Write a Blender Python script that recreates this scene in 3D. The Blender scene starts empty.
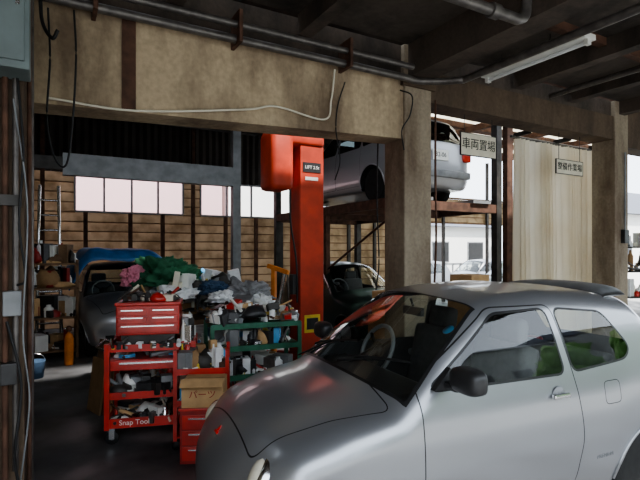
import bpy, bmesh, math, random
import numpy as np
from mathutils import Matrix, Vector, noise
D=bpy.data
SC=bpy.context.scene
# ---------------- camera frame helpers ----------------
YAW=math.atan2(0.493,0.87)
CA,SA=math.cos(YAW),math.sin(YAW)
CAMH=1.65
def CW(px,d):            # pixel column, depth -> world XY
    x=(px-320)/480*d
    return (CA*x+SA*d, -SA*x+CA*d)
# ---------------- materials ----------------
MATS={}
def mat(name,col,rough=.6,metal=0.,amt=.25,scale=8.,col2=None,bump=0.,coat=0.,detail=6,trans=0.,emit=0.):
    if name in MATS: return MATS[name]
    m=D.materials.new(name); m.use_nodes=True; nt=m.node_tree; nd=nt.nodes; lk=nt.links
    b=nd['Principled BSDF']
    tc=nd.new('ShaderNodeTexCoord'); n=nd.new('ShaderNodeTexNoise'); n.inputs['Scale'].default_value=scale; n.inputs['Detail'].default_value=detail
    lk.new(tc.outputs['Object'],n.inputs['Vector'])
    r=nd.new('ShaderNodeValToRGB'); lk.new(n.outputs['Fac'],r.inputs['Fac'])
    r.color_ramp.elements[0].position=.35; r.color_ramp.elements[1].position=.65
    c2=col2 if col2 else tuple(c*(1-amt) for c in col)
    r.color_ramp.elements[0].color=(*c2,1); r.color_ramp.elements[1].color=(*col,1)
    lk.new(r.outputs['Color'],b.inputs['Base Color'])
    b.inputs['Roughness'].default_value=rough; b.inputs['Metallic'].default_value=metal
    if coat: b.inputs['Coat Weight'].default_value=coat
    if bump:
        bp=nd.new('ShaderNodeBump'); bp.inputs['Strength'].default_value=bump; bp.inputs['Distance'].default_value=.02
        lk.new(n.outputs['Fac'],bp.inputs['Height']); lk.new(bp.outputs['Normal'],b.inputs['Normal'])
    MATS[name]=m; return m
def concrete(name,col,stain,scale=1.5):
    m=D.materials.new(name); m.use_nodes=True; nt=m.node_tree; nd=nt.nodes; lk=nt.links; b=nd['Principled BSDF']
    tc=nd.new('ShaderNodeTexCoord')
    mp=nd.new('ShaderNodeMapping'); mp.inputs['Scale'].default_value=(1,1,.35); lk.new(tc.outputs['Object'],mp.inputs['Vector'])
    n1=nd.new('ShaderNodeTexNoise'); n1.inputs['Scale'].default_value=scale; n1.inputs['Detail'].default_value=9; n1.inputs['Roughness'].default_value=.65; lk.new(mp.outputs[0],n1.inputs['Vector'])
    n2=nd.new('ShaderNodeTexNoise'); n2.inputs['Scale'].default_value=scale*14; n2.inputs['Detail'].default_value=4; lk.new(tc.outputs['Object'],n2.inputs['Vector'])
    r=nd.new('ShaderNodeValToRGB'); lk.new(n1.outputs['Fac'],r.inputs['Fac'])
    r.color_ramp.elements[0].position=.36; r.color_ramp.elements[1].position=.58
    r.color_ramp.elements[0].color=(*stain,1); r.color_ramp.elements[1].color=(*col,1)
    mx=nd.new('ShaderNodeMixRGB'); mx.blend_type='MULTIPLY'; mx.inputs[0].default_value=.45
    lk.new(r.outputs[0],mx.inputs[1]); lk.new(n2.outputs['Fac'],mx.inputs[2]); lk.new(mx.outputs[0],b.inputs['Base Color'])
    b.inputs['Roughness'].default_value=.85
    bp=nd.new('ShaderNodeBump'); bp.inputs['Strength'].default_value=.3; bp.inputs['Distance'].default_value=.01; lk.new(n2.outputs['Fac'],bp.inputs['Height']); lk.new(bp.outputs[0],b.inputs['Normal'])
    MATS[name]=m; return m
def translucent(name,ca,cb,mixd,scale=2.):
    m=D.materials.new(name); m.use_nodes=True
    nd=m.node_tree.nodes; lk=m.node_tree.links
    for n in list(nd): nd.remove(n)
    o_=nd.new('ShaderNodeOutputMaterial'); t1=nd.new('ShaderNodeBsdfTranslucent'); d1=nd.new('ShaderNodeBsdfDiffuse'); mx=nd.new('ShaderNodeMixShader')
    mx.inputs[0].default_value=mixd
    tc=nd.new('ShaderNodeTexCoord'); nz=nd.new('ShaderNodeTexNoise'); nz.inputs['Scale'].default_value=scale; nz.inputs['Detail'].default_value=7; lk.new(tc.outputs['Object'],nz.inputs['Vector'])
    rp=nd.new('ShaderNodeValToRGB'); rp.color_ramp.elements[0].position=.35; rp.color_ramp.elements[1].position=.62; rp.color_ramp.elements[0].color=(*ca,1); rp.color_ramp.elements[1].color=(*cb,1)
    lk.new(nz.outputs[0],rp.inputs[0]); lk.new(rp.outputs[0],t1.inputs[0]); lk.new(rp.outputs[0],d1.inputs[0])
    lk.new(t1.outputs[0],mx.inputs[1]); lk.new(d1.outputs[0],mx.inputs[2]); lk.new(mx.outputs[0],o_.inputs[0]); return m
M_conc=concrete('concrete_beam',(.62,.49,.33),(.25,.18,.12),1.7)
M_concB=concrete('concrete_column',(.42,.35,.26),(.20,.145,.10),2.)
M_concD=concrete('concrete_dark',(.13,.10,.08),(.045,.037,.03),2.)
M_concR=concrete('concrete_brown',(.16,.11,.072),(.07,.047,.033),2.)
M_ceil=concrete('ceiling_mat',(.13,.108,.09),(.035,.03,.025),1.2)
M_steel=mat('dark_steel',(.07,.065,.06),.55,.3,.5,6)
M_grey=mat('grey_steel',(.27,.28,.29),.5,.2,.3,6)
M_rust=mat('rusty_steel',(.14,.07,.045),.8,.1,.5,9)
M_pipe=mat('galvanised_pipe',(.18,.165,.155),.4,.5,.4,12)
M_black=mat('black_rubber',(.015,.015,.016),.6,0,.3,20)
M_plast=mat('dark_plastic',(.035,.035,.037),.4,0,.3,20)
M_red=mat('red_paint',(.60,.035,.022),.35,0,.35,5,coat=.3)
M_liftred=mat('lift_red',(.62,.065,.025),.55,0,.45,3)
M_dred=mat('dark_red',(.34,.025,.02),.45,0,.3,8)
M_orange=mat('orange_paint',(.7,.22,.03),.5,0,.3,8)
M_yellow=mat('yellow_label',(.8,.6,.08),.5)
M_white=mat('white_enamel',(.84,.84,.80),.5,0,.12,8)
M_cream=mat('cream_board',(.78,.73,.6),.6,0,.15,8)
M_card=mat('cardboard',(.56,.36,.18),.85,0,.2,10)
M_card2=mat('cardboard_dark',(.36,.22,.11),.85,0,.2,10)
M_wood=mat('wood_brown',(.22,.13,.07),.75,0,.4,7)
M_green=mat('green_metal',(.04,.17,.10),.5,0,.4,8)
M_gcloth=mat('green_cloth',(.04,.18,.09),.9,0,.5,4,bump=.4)
M_pcloth=mat('pink_cloth',(.80,.28,.38),.9,0,.25,6,bump=.4)
M_bcloth=mat('blue_cloth',(.05,.10,.18),.9,0,.4,6,bump=.4)
M_tarp=mat('blue_tarp',(.03,.17,.42),.5,0,.35,6,bump=.5)
M_gray_cloth=mat('grey_cloth',(.30,.30,.31),.9,0,.4,6,bump=.4)
M_seat=mat('seat_fabric',(.12,.12,.125),.9,0,.2,20)
M_bag=mat('white_plastic_bag',(.85,.86,.87),.4,0,.15,12,bump=.5)
M_chrome=mat('chrome',(.75,.75,.75),.2,1,.1,8)
M_lblue=mat('light_blue_plastic',(.12,.40,.7),.4,0,.2,8)
M_tread=mat('tyre',(.02,.02,.02),.85,0,.3,30)
PAL=[M_white,M_card,M_white,M_grey,M_steel,M_plast,M_red,M_bag,M_white,M_yellow,M_bag,M_chrome,M_card2,M_grey,M_pipe,M_chrome,M_white,M_plast,M_plast,M_cream,M_steel,M_rust,M_grey,M_bag,M_lblue]
# ---------------- mesh builder ----------------
class B:
    def __init__(s): s.v=[];s.f=[];s.mi=[];s.sm=[];s.mats=[]
    def mid(s,m):
        if m not in s.mats: s.mats.append(m)
        return s.mats.index(m)
    def add(s,vs,fs,m,smooth=False,mtx=None):
        o=len(s.v); k=s.mid(m)
        if mtx is not None: vs=[mtx@Vector(v) for v in vs]
        s.v+= [tuple(v) for v in vs]
        s.f+= [tuple(i+o for i in f) for f in fs]
        s.mi+=[k]*len(fs); s.sm+= (smooth if isinstance(smooth,list) else [smooth]*len(fs))
    def box(s,c,sz,m,rot=(0,0,0),bev=0.,mtx=None):
        T=Matrix.Translation(c)@Matrix.Rotation(rot[2],4,'Z')@Matrix.Rotation(rot[1],4,'Y')@Matrix.Rotation(rot[0],4,'X')
        if mtx is not None: T=mtx@T
        if bev>0:
            bm=bmesh.new(); bmesh.ops.create_cube(bm,size=1)
            for v in bm.verts: v.co=Vector((v.co.x*sz[0],v.co.y*sz[1],v.co.z*sz[2]))
            bmesh.ops.bevel(bm,geom=bm.edges[:],offset=min(bev,min(sz)*.45),segments=2,affect='EDGES',profile=.6)
            bm.verts.index_update()
            s.add([v.co.copy() for v in bm.verts],[[v.index for v in f.verts] for f in bm.faces],m,True if bev>.02 else False,T); bm.free(); return
        x,y,z=[a/2 for a in sz]
        vs=[(-x,-y,-z),(x,-y,-z),(x,y,-z),(-x,y,-z),(-x,-y,z),(x,-y,z),(x,y,z),(-x,y,z)]
        s.add(vs,[(0,3,2,1),(4,5,6,7),(0,1,5,4),(1,2,6,5),(2,3,7,6),(3,0,4,7)],m,False,T)
    def bx(s,x0,x1,y0,y1,z0,z1,m,bev=0.):
        s.box(((x0+x1)/2,(y0+y1)/2,(z0+z1)/2),(abs(x1-x0),abs(y1-y0),abs(z1-z0)),m,bev=bev)
    def lathe(s,prof,m,c=(0,0,0),axis='Z',seg=24,mtx=None,smooth=True):
        T=Matrix.Translation(c)
        if axis=='Y': T=T@Matrix.Rotation(-math.pi/2,4,'X')
        if axis=='X': T=T@Matrix.Rotation(math.pi/2,4,'Y')
        if mtx is not None: T=mtx@T
        vs=[];fs=[]
        for r,h in prof:
            for i in range(seg):
                a=2*math.pi*i/seg; vs.append((r*math.cos(a),r*math.sin(a),h))
        for j in range(len(prof)-1):
            for i in range(seg):
                a=j*seg+i;b=j*seg+(i+1)%seg; fs.append((a,b,b+seg,a+seg))
        s.add(vs,fs,m,smooth,T)
        if prof[0][0]>1e-4: s.add(vs[:seg],[tuple(range(seg))[::-1]],m,False,T)
        if prof[-1][0]>1e-4: s.add(vs[-seg:],[tuple(range(seg))],m,False,T)
    def cyl(s,p0,p1,r,m,seg=12,r2=None):
        p0=Vector(p0);p1=Vector(p1);d=p1-p0;L=d.length
        T=Matrix.Translation(p0)@d.to_track_quat('Z','Y').to_matrix().to_4x4()
        s.lathe([(r,0),(r if r2 is None else r2,L)],m,mtx=T,seg=seg)
    def tube(s,pts,r,m,seg=8,closed=False):
        P=[Vector(p) for p in pts]; n=len(P); vs=[];fs=[]
        for i,p in enumerate(P):
            a=P[(i-1)%n] if closed or i>0 else p; b=P[(i+1)%n] if closed or i<n-1 else p
            q=(b-a).normalized().to_track_quat('Z','Y')
            for k in range(seg):
                an=2*math.pi*k/seg; vs.append(p+q@Vector((r*math.cos(an),r*math.sin(an),0)))
        for i in range(n if closed else n-1):
            for k in range(seg):
                a=i*seg+k;b=i*seg+(k+1)%seg;j=((i+1)%n)*seg
                fs.append((a,b,j+(k+1)%seg,j+k))
        s.add(vs,fs,m,True)
    def blob(s,c,sz,m,seed=0,amp=.25,sub=4,fr=2.5,flat=True):
        bm=bmesh.new(); bmesh.ops.create_icosphere(bm,subdivisions=sub,radius=1)
        for v in bm.verts:
            n=v.co.normalized(); o=Vector((seed*7.3,seed*3.1,seed))
            k=1+amp*noise.noise(n*fr+o)*1.6+amp*.7*(1-abs(noise.noise(n*fr*2.3+o))*3)+amp*.3*noise.noise(n*fr*6+o)
            p=n*k
            if flat and p.z<-.35: p.z=-.35
            v.co=Vector((c[0]+p.x*sz[0],c[1]+p.y*sz[1],c[2]+(p.z+(.35 if flat else 0))*sz[2]))
        bm.verts.index_update()
        s.add([v.co.copy() for v in bm.verts],[[v.index for v in f.verts] for f in bm.faces],m,True); bm.free()
    def text(s,body,size,m,mtx,ext=.001):
        cu=D.curves.new('t','FONT'); cu.body=body; cu.size=size; cu.align_x='CENTER'; cu.align_y='CENTER'; cu.extrude=ext
        ob=D.objects.new('t',cu); SC.collection.objects.link(ob); bpy.context.view_layer.update()
        me=D.meshes.new_from_object(ob.evaluated_get(bpy.context.evaluated_depsgraph_get()))
        s.add([v.co.copy() for v in me.vertices],[list(p.vertices) for p in me.polygons],m,False,mtx)
        D.objects.remove(ob); D.curves.remove(cu); D.meshes.remove(me)
    def obj(s,name,loc=(0,0,0),rz=0.,parent=None):
        me=D.meshes.new(name); me.from_pydata(s.v,[],s.f)
        for m in s.mats: me.materials.append(m)
        me.polygons.foreach_set('material_index',s.mi); me.polygons.foreach_set('use_smooth',s.sm)
        me.update(); ob=D.objects.new(name,me); SC.collection.objects.link(ob)
        ob.location=loc; ob.rotation_euler=(0,0,rz)
        if parent: ob.parent=parent
        return ob
def spline(pts,n=10):
    P=[Vector(p) for p in pts]; out=[]
    Q=[P[0]*2-P[1]]+P+[P[-1]*2-P[-2]]
    for i in range(1,len(Q)-2):
        for k in range(n):
            t=k/n; a,b,c,d=Q[i-1],Q[i],Q[i+1],Q[i+2]
            out.append(.5*((2*b)+(c-a)*t+(2*a-5*b+4*c-d)*t*t+(3*b-a-3*c+d)*t**3))
    out.append(P[-1]); return out
def junk(b,x0,x1,y0,y1,z,n,seed,hmax=.2,smax=.2,mound=0.,pal=None):
    R=random.Random(seed); pal=pal or PAL
    for i in range(n):
        x=R.uniform(x0,x1);y=R.uniform(y0,y1)
        k=1-abs((x-(x0+x1)/2)/((x1-x0)/2+1e-6)); zz=z+R.random()*mound*min(1,k*1.6+.2)
        w=R.uniform(.04,smax);dd=R.uniform(.04,smax*.8);h=R.uniform(.02,hmax);m=R.choice(pal);t=R.random()
        x=min(max(x,x0+w/2),x1-w/2);y=min(max(y,y0+dd/2),y1-dd/2)
        if t<.34: b.box((x,y,zz+h/2),(w,dd,h),m,rot=(R.uniform(-.3,.3)*(mound>0),R.uniform(-.3,.3)*(mound>0),R.uniform(0,3)),bev=.004)
        elif t<.54:
            r=w*.28; b.lathe([(r,0),(r,h*.8),(r*.5,h*.95),(r*.5,h*1.1)],m,c=(x,y,zz),seg=12)
        elif t<.74:
            a=R.uniform(0,3); L=w*1.5; b.cyl((x-L/2*math.cos(a),y-L/2*math.sin(a),zz+.02),(x+L/2*math.cos(a),y+L/2*math.sin(a),zz+.02+R.uniform(0,.12)),R.uniform(.006,.022),m,8)
        elif t<.87:
            b.tube([(x+w*.4*math.cos(q*.5),y+w*.4*math.sin(q*.5),zz+.01+q*.0012) for q in range(26)],.007,m,6)
        else: b.blob((x,y,zz),(w*.6,dd*.6,h*.7),m,seed=i+seed,sub=2)

# ---------------- vehicles (implicit body) ----------------
def smax(a,b,k):
    h=np.clip(.5+.5*(a-b)/k,0,1); return b+(a-b)*h+k*h*(1-h)
def prof(pts,k=.04):
    xs=np.arange(-1,6,.005); ys=np.interp(xs,[p[0] for p in pts],[p[1] for p in pts])
    n=max(1,int(k/.005))|1; ker=np.ones(n)/n
    for _ in range(2):
        ys=np.convolve(np.pad(ys,n//2,mode='edge'),ker,'valid')
    return lambda x: np.interp(x,xs,ys)
def sdpoly(x,y,P):
    P=np.array(P,float); n=len(P); d=np.full(x.shape,1e9); ins=np.zeros(x.shape,bool)
    for i in range(n):
        a=P[i];b=P[(i+1)%n]; e=b-a; wx=x-a[0]; wy=y-a[1]
        t=np.clip((wx*e[0]+wy*e[1])/(e@e+1e-12),0,1); d=np.minimum(d,np.hypot(wx-e[0]*t,wy-e[1]*t))
        c=((a[1]>y)!=(b[1]>y))&(x<(b[0]-a[0])*(y-a[1])/(b[1]-a[1]+1e-12)+a[0]); ins^=c
    return np.where(ins,d,-d)
def rpoly(P,r=.05,n=5):   # round the corners
    out=[];N=len(P)
    for i in range(N):
        p=Vector(P[i]);a=Vector(P[i-1]);b=Vector(P[(i+1)%N])
        ra=min(r,(a-p).length*.45);rb=min(r,(b-p).length*.45)
        A=p+(a-p).normalized()*ra;Bp=p+(b-p).normalized()*rb
        for k in range(n+1):
            t=k/n; q=A*(1-t)**2+p*2*t*(1-t)+Bp*t*t; out.append((q.x,q.y))
    return out
def paintmat(name,col,metal=.55,rough=.32,gl=(.80,.84,.82)):
    m=D.materials.new(name); m.use_nodes=True; nt=m.node_tree; nd=nt.nodes; lk=nt.links
    for n in list(nd): nd.remove(n)
    out=nd.new('ShaderNodeOutputMaterial')
    def at(n):
        a=nd.new('ShaderNodeAttribute'); a.attribute_name=n; return a.outputs['Fac']
    def mth(op,a,b=None):
        k=nd.new('ShaderNodeMath'); k.operation=op
        for i,x in enumerate((a,b)):
            if x is None: continue
            if isinstance(x,(int,float)): k.inputs[i].default_value=x
            else: lk.new(x,k.inputs[i])
        return k.outputs[0]
    def mix(f,a,b):
        k=nd.new('ShaderNodeMixShader'); lk.new(f,k.inputs[0]); lk.new(a,k.inputs[1]); lk.new(b,k.inputs[2]); return k.outputs[0]
    def pr(c,r,me,coat=0):
        p=nd.new('ShaderNodeBsdfPrincipled'); p.inputs['Base Color'].default_value=(*c,1); p.inputs['Roughness'].default_value=r; p.inputs['Metallic'].default_value=me; p.inputs['Coat Weight'].default_value=coat; p.inputs['Coat Roughness'].default_value=.06
        return p
    P=pr(col,rough,metal,.55)
    tc=nd.new('ShaderNodeTexCoord'); nz=nd.new('ShaderNodeTexNoise'); nz.inputs['Scale'].default_value=1.5; nz.inputs['Detail'].default_value=2; lk.new(tc.outputs['Object'],nz.inputs['Vector'])
    mr=nd.new('ShaderNodeMapRange'); mr.inputs[1].default_value=.3; mr.inputs[2].default_value=.7; mr.inputs[3].default_value=rough-.03; mr.inputs[4].default_value=rough+.03
    lk.new(nz.outputs['Fac'],mr.inputs[0]); lk.new(mr.outputs[0],P.inputs['Roughness'])
    rub=pr((.012,.012,.013),.4,0); inn=pr((.05,.05,.052),.8,0)
    win=at('win')
    isw=mth('GREATER_THAN',win,0.); isr=mth('GREATER_THAN',win,-.013)
    sm=None
    for nme,w in (('door',.0032),('hood',.0028),('lid',.0022)):
        x=mth('LESS_THAN',mth('ABSOLUTE',at(nme)),w); sm=x if sm is None else mth('MAXIMUM',sm,x)
    dk=mth('MAXIMUM',mth('MAXIMUM',isr,sm),mth('GREATER_THAN',at('dark'),0.))
    body=mix(dk,P.outputs[0],rub.outputs[0])
    geo=nd.new('ShaderNodeNewGeometry')
    body=mix(geo.outputs['Backfacing'],body,inn.outputs[0])
    tr=nd.new('ShaderNodeBsdfTransparent'); tr.inputs[0].default_value=(*gl,1)
    g=nd.new('ShaderNodeBsdfGlossy'); g.inputs['Roughness'].default_value=.0; g.inputs[0].default_value=(.95,.97,1,1)
    lw=nd.new('ShaderNodeLayerWeight'); f=mth('ADD',mth('MULTIPLY',mth('POWER',lw.outputs['Facing'],3.5),.7),.07)
    f=mth('MULTIPLY',f,mth('SUBTRACT',1.,mth('MULTIPLY',geo.outputs['Backfacing'],.8)))
    glass=mix(f,tr.outputs[0],g.outputs[0])
    lk.new(mix(isw,body,glass),out.inputs[0]); return m
def vehicle(name,sp,mtl,loc,rz,res=1.):
    L=sp['L']; T=prof(sp['top'],.05); Wp=prof(sp['wp'],.12); Wz=prof(sp['wz'],.06); S0=prof(sp['s0'],.06); S1=prof(sp['s1'],.08)
    kb,cr,zb=sp['kb'],sp['crown'],sp['zb']; W0=sp['W']; rb=sp['rbow']
    def F(s,t,z):
        # slight barrel curvature of the sides so that glass and doors are never dead flat
        f=smax((z-(T(s-kb*t*t)-cr*(t/W0)**2)),np.abs(t)-(Wp(s)+Wz(z)-.012*((s-L*.5)/(L*.5))**2),.105)
        f=smax(f,S0(z)+sp['bf']*t*t-s,.14); f=smax(f,s-(S1(z)-rb*t*t),.12); return smax(f,zb-z,.05)
    a,b=sp['spine']; zc=sp['zc']
    Nf,Nm,Nr,Nt=[int(x*res) for x in (64,(b-a)/.015,60,300)]
    o=[];ph=[]
    for i in range(Nf): o.append(a);ph.append(-math.pi/2+math.pi/2*(i/Nf))
    for i in range(Nm): o.append(a+(b-a)*i/Nm);ph.append(0)
    for i in range(Nr+1): o.append(b);ph.append(math.pi/2*(i/Nr))
    o=np.array(o)[:,None];ph=np.array(ph)[:,None]; th=(np.arange(Nt)/Nt*2*np.pi)[None,:]
    ds=np.sin(ph)+0*th; dt=np.cos(ph)*np.cos(th); dz=np.cos(ph)*np.sin(th)
    lo=np.zeros(ds.shape);hi=np.full(ds.shape,3.)
    for _ in range(30):
        mid=(lo+hi)/2; ins=F(o+mid*ds,mid*dt,zc+mid*dz)<0
        lo=np.where(ins,mid,lo);hi=np.where(ins,hi,mid)
    s=(o+lo*ds);t=lo*dt;z=zc+lo*dz; n0,n1=s.shape
    V=np.stack([s,t,z],-1).reshape(-1,3)
    i=np.arange(n0-1)[:,None];j=np.arange(n1)[None,:];jn=(j+1)%n1
    Fc=np.stack([i*n1+j+0*jn,i*n1+jn,(i+1)*n1+jn,(i+1)*n1+j+0*jn],-1).reshape(-1,4)
    cen=V[Fc].mean(1); keep=np.ones(len(Fc),bool)
    R=sp['arch']
    for ws in sp['wheels']:
        keep&=~(((cen[:,0]-ws)**2+(cen[:,2]-sp['wr'])**2<R*R)&(np.abs(cen[:,1])>.35))
    Fc=Fc[keep]
    s,t,z=V[:,0],V[:,1],V[:,2]
    spr=s-kb*t*t; wd=Wp(s)+Wz(z)-np.abs(t)
    c0,c1=sp['ws']
    win=np.minimum.reduce([spr-c0,c1-spr,wd-.05,z-sp['wsz']])
    for P in sp['wins']: win=np.maximum(win,sdpoly(s,z,rpoly(P)))
    r0,r1,rw=sp['rw']; win=np.maximum(win,np.minimum.reduce([z-r0,r1-z,rw-np.abs(t),s-(L-.8)]))
    at={'win':win,'door':sdpoly(s,z,rpoly(sp['door'],.06)),'hood':sdpoly(s,t,rpoly(sp['hood'],.05)),'lid':sdpoly(s,z,rpoly(sp['lid'],.03)),
        'dark':np.minimum.reduce([.25-s,z-sp['gr'][0],sp['gr'][1]-z,sp['gr'][2]-np.abs(t)])}
    at['lid']=np.where(t<0,at['lid'],-1)
    me=D.meshes.new(name+'_body'); me.from_pydata(V.tolist(),[],Fc.tolist()); me.materials.append(mtl)
    me.polygons.foreach_set('use_smooth',[True]*len(Fc))
    for k,v in at.items():
        A=me.attributes.new(k,'FLOAT','POINT'); A.data.foreach_set('value',v.astype(np.float32))
    me.update()
    bm=bmesh.new(); bm.from_mesh(me)
    bmesh.ops.remove_doubles(bm,verts=bm.verts,dist=.0004); bmesh.ops.recalc_face_normals(bm,faces=bm.faces)
    f=max(bm.faces,key=lambda f:f.calc_center_median().z)
    if f.normal.z<0: bmesh.ops.reverse_faces(bm,faces=bm.faces)
    bm.to_mesh(me); bm.free()
    root=D.objects.new(name,None); SC.collection.objects.link(root); root.location=loc; root.rotation_euler=(0,0,rz)
    ob=D.objects.new('body',me); SC.collection.objects.link(ob); ob.parent=root
    def side(s_,z_,sg):
        lo,hi=0.,1.2
        for _ in range(24):
            mm=(lo+hi)/2
            if F(np.array(s_),np.array(mm),np.array(z_))<0: lo=mm
            else: hi=mm
        return sg*lo
    wr=sp['wr']
    for k,ws in enumerate(sp['wheels']):
        for sg in (-1,1):
            bb=B(); pts=[]
            for q in range(33):
                an=math.pi*(q/32)*1.16-.08*math.pi; ss=ws+R*math.cos(an);zz=wr+R*math.sin(an)
                if zz<zb+.03: continue
                pts.append((ss,side(ss,zz,sg),zz))
            bb.tube(pts,.012,mtl,8)
            vs=[];fs=[]
            for p in pts: vs+= [p,(p[0],sg*.38,p[2])]
            for q in range(len(pts)-1): fs.append((2*q,2*q+2,2*q+3,2*q+1))
            bb.add(vs,fs,M_black,True)
            o2=bb.obj('wheel_arch',parent=root)
            for nm,vv in (('win',-1.),('door',1.),('hood',1.),('lid',1.),('dark',-1.)):
                A=o2.data.attributes.new(nm,'FLOAT','POINT'); A.data.foreach_set('value',[vv]*len(o2.data.vertices))
            bb=B(); tw=.15; yc=sg*(W0-.15)
            bb.lathe([(wr*.62,-tw/2),(wr*.9,-tw/2),(wr*.98,-tw*.38),(wr,-tw*.25),(wr,tw*.25),(wr*.98,tw*.38),(wr*.9,tw/2),(wr*.62,tw/2),(wr*.6,tw*.3),(wr*.6,-tw*.3)],M_tread,c=(ws,yc,wr),axis='Y',seg=40)
            bb.lathe([(.0,tw*.33),(wr*.16,tw*.33),(wr*.2,tw*.2),(wr*.58,tw*.24),(wr*.62,tw*.45),(wr*.64,tw*.45)] if sg>0 else [(wr*.64,-tw*.45),(wr*.62,-tw*.45),(wr*.58,-tw*.24),(wr*.2,-tw*.2),(wr*.16,-tw*.33),(.0,-tw*.33)],M_grey,c=(ws,yc,wr),axis='Y',seg=32)
            for q in range(6):
                an=q*math.pi/3
                bb.box((ws+math.cos(an)*wr*.37,yc+sg*tw*.3,wr+math.sin(an)*wr*.37),(wr*.42,.02,wr*.14),M_chrome,rot=(0,-an,0),bev=.008)
            bb.obj('wheel',parent=root)
    zs=sp['belt']; bb=B(); c0s=c0
    bb.bx(.45,L-.45,-.5,.5,zb+.06,zb+.1,M_plast)
    bb.box((c0s+.22,0,zs-.1),(.38,W0*1.55,.16),M_plast,bev=.05)
    for sg in (-1,1):
        sx=sp.get('seat',1.5)
        bb.box((sx,sg*.32,zs-.42),(.48,.46,.16),M_seat,bev=.05)
        bb.box((sx+.27,sg*.32,zs-.12),(.14,.44,.56),M_seat,rot=(0,.22,0),bev=.05)
        bb.box((sx+.36,sg*.32,zs+.22),(.09,.24,.16),M_seat,rot=(0,.15,0),bev=.035)
    bb.box((sx+.85,0,zs-.42),(.42,1.05,.16),M_seat,bev=.05); bb.box((sx+1.05,0,zs-.18),(.14,1.0,.44),M_seat,rot=(0,.25,0),bev=.05)
    cs=Vector((c0s+.50,.30,zs+.03)); q=Matrix.Translation(cs)@Matrix.Rotation(-1.15,4,'Y')
    bb.tube([q@Vector((.175*math.cos(u*math.pi/14),.175*math.sin(u*math.pi/14),0)) for u in range(28)],.015,M_grey,8,True)
    for an in (0,2.2,-2.2): bb.cyl(q@Vector((0,0,0)),q@Vector((.17*math.cos(an+math.pi),.17*math.sin(an+math.pi),0)),.012,M_black,8)
    bb.lathe([(0,-.03),(.05,-.03),(.06,.01),(0,.02)],M_black,mtx=q,seg=16); bb.cyl(cs,(cs.x-.25,cs.y,cs.z-.1),.03,M_black)
    bb.obj('interior',parent=root)
    return root,side,F,T
KEI=dict(L=3.25,W=.7,top=[(-1,.53),(-.02,.60),(.05,.70),(.2,.80),(.45,.89),(.71,.94),(1.0,1.16),(1.34,1.375),(1.6,1.42),(1.95,1.435),(2.4,1.405),(2.8,1.35),(3.3,1.24),(5,1.2)],
 wp=[(0,.54),(.2,.64),(.5,.69),(1,.70),(2.4,.70),(2.9,.67),(3.3,.60)],
 wz=[(.2,-.08),(.36,-.025),(.55,.003),(.70,.0),(.83,-.015),(.95,-.045),(1.15,-.105),(1.35,-.185),(1.6,-.30)],
 s0=[(.1,.08),(.28,.02),(.42,0),(.52,.01),(.62,.05),(.8,.12)],s1=[(.1,3.2),(.35,3.26),(.6,3.26),(.88,3.20),(1.0,3.10),(1.38,2.80)],
 kb=.26,crown=.085,bf=.38,rbow=.30,zb=.2,spine=(.75,2.4),zc=.6,arch=.30,wheels=(.56,2.68),wr=.265,
 ws=(.77,1.35),wsz=.9,wins=[[(1.0,.962),(1.93,.952),(1.90,1.30),(1.50,1.29)],[(2.01,.955),(2.50,.985),(2.565,1.04),(2.38,1.26),(1.98,1.298)]],rw=(.98,1.25,.42),
 door=[(.93,.27),(2.0,.27),(2.04,.6),(2.0,.92),(1.955,1.325),(1.48,1.327),(.93,.99)],hood=[(.16,-.41),(.80,-.60),(.80,.60),(.16,.41)],lid=[(2.24,.74),(2.38,.74),(2.38,.87),(2.24,.87)],
 gr=(.27,.38,.38),belt=.93)
WAG=dict(L=3.9,W=.82,top=[(-1,.6),(-.02,.64),(.05,.74),(.3,.84),(.9,.95),(1.55,1.40),(1.8,1.45),(2.5,1.47),(3.3,1.43),(3.7,1.37),(5,1.3)],
 wp=[(0,.68),(.2,.77),(.5,.82),(3.3,.82),(3.9,.74)],wz=[(.2,-.06),(.36,-.01),(.7,0),(.93,-.03),(1.45,-.18),(2,-.3)],
 s0=[(.1,.06),(.3,.0),(.5,0),(.62,.04),(1,.10)],s1=[(.1,3.82),(.35,3.9),(.6,3.88),(.95,3.84),(1.4,3.58)],
 kb=.16,crown=.05,bf=.2,rbow=.16,zb=.2,spine=(.9,3.0),zc=.65,arch=.33,wheels=(.75,3.1),wr=.29,
 ws=(.96,1.52),wsz=.95,wins=[[(1.25,.99),(1.95,.97),(1.95,1.32),(1.65,1.32)],[(2.03,.97),(2.75,.97),(2.72,1.32),(2.03,1.33)],[(2.83,.97),(3.45,1.02),(3.25,1.30),(2.80,1.32)]],rw=(.96,1.32,.56),
 door=[(1.15,.3),(1.99,.3),(1.99,1.36),(1.62,1.36),(1.15,1.02)],hood=[(.1,-.6),(.95,-.72),(.95,.72),(.1,.6)],lid=[(2.0,.3),(2.8,.3),(2.78,1.36),(2.0,1.36)],
 gr=(.32,.42,.45),belt=.95,seat=1.9)
P_silver=paintmat('silver_paint',(.36,.372,.395),.72,.31)
P_dark=paintmat('dark_green_paint',(.02,.035,.03),.3,.3)
P_white=paintmat('pearl_white_paint',(.38,.39,.41),.3,.33,(.25,.28,.28))
car,cside,cF,cT=vehicle('car',KEI,P_silver,(.690,2.506,0),math.radians(-4.8),1.3)
def top_z(s_,t_):
    lo,hi=.5,2.
    for _ in range(24):
        mm=(lo+hi)/2
        if cF(np.array(s_),np.array(t_),np.array(mm))<0: lo=mm
        else: hi=mm
    return lo
b=B()
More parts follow.
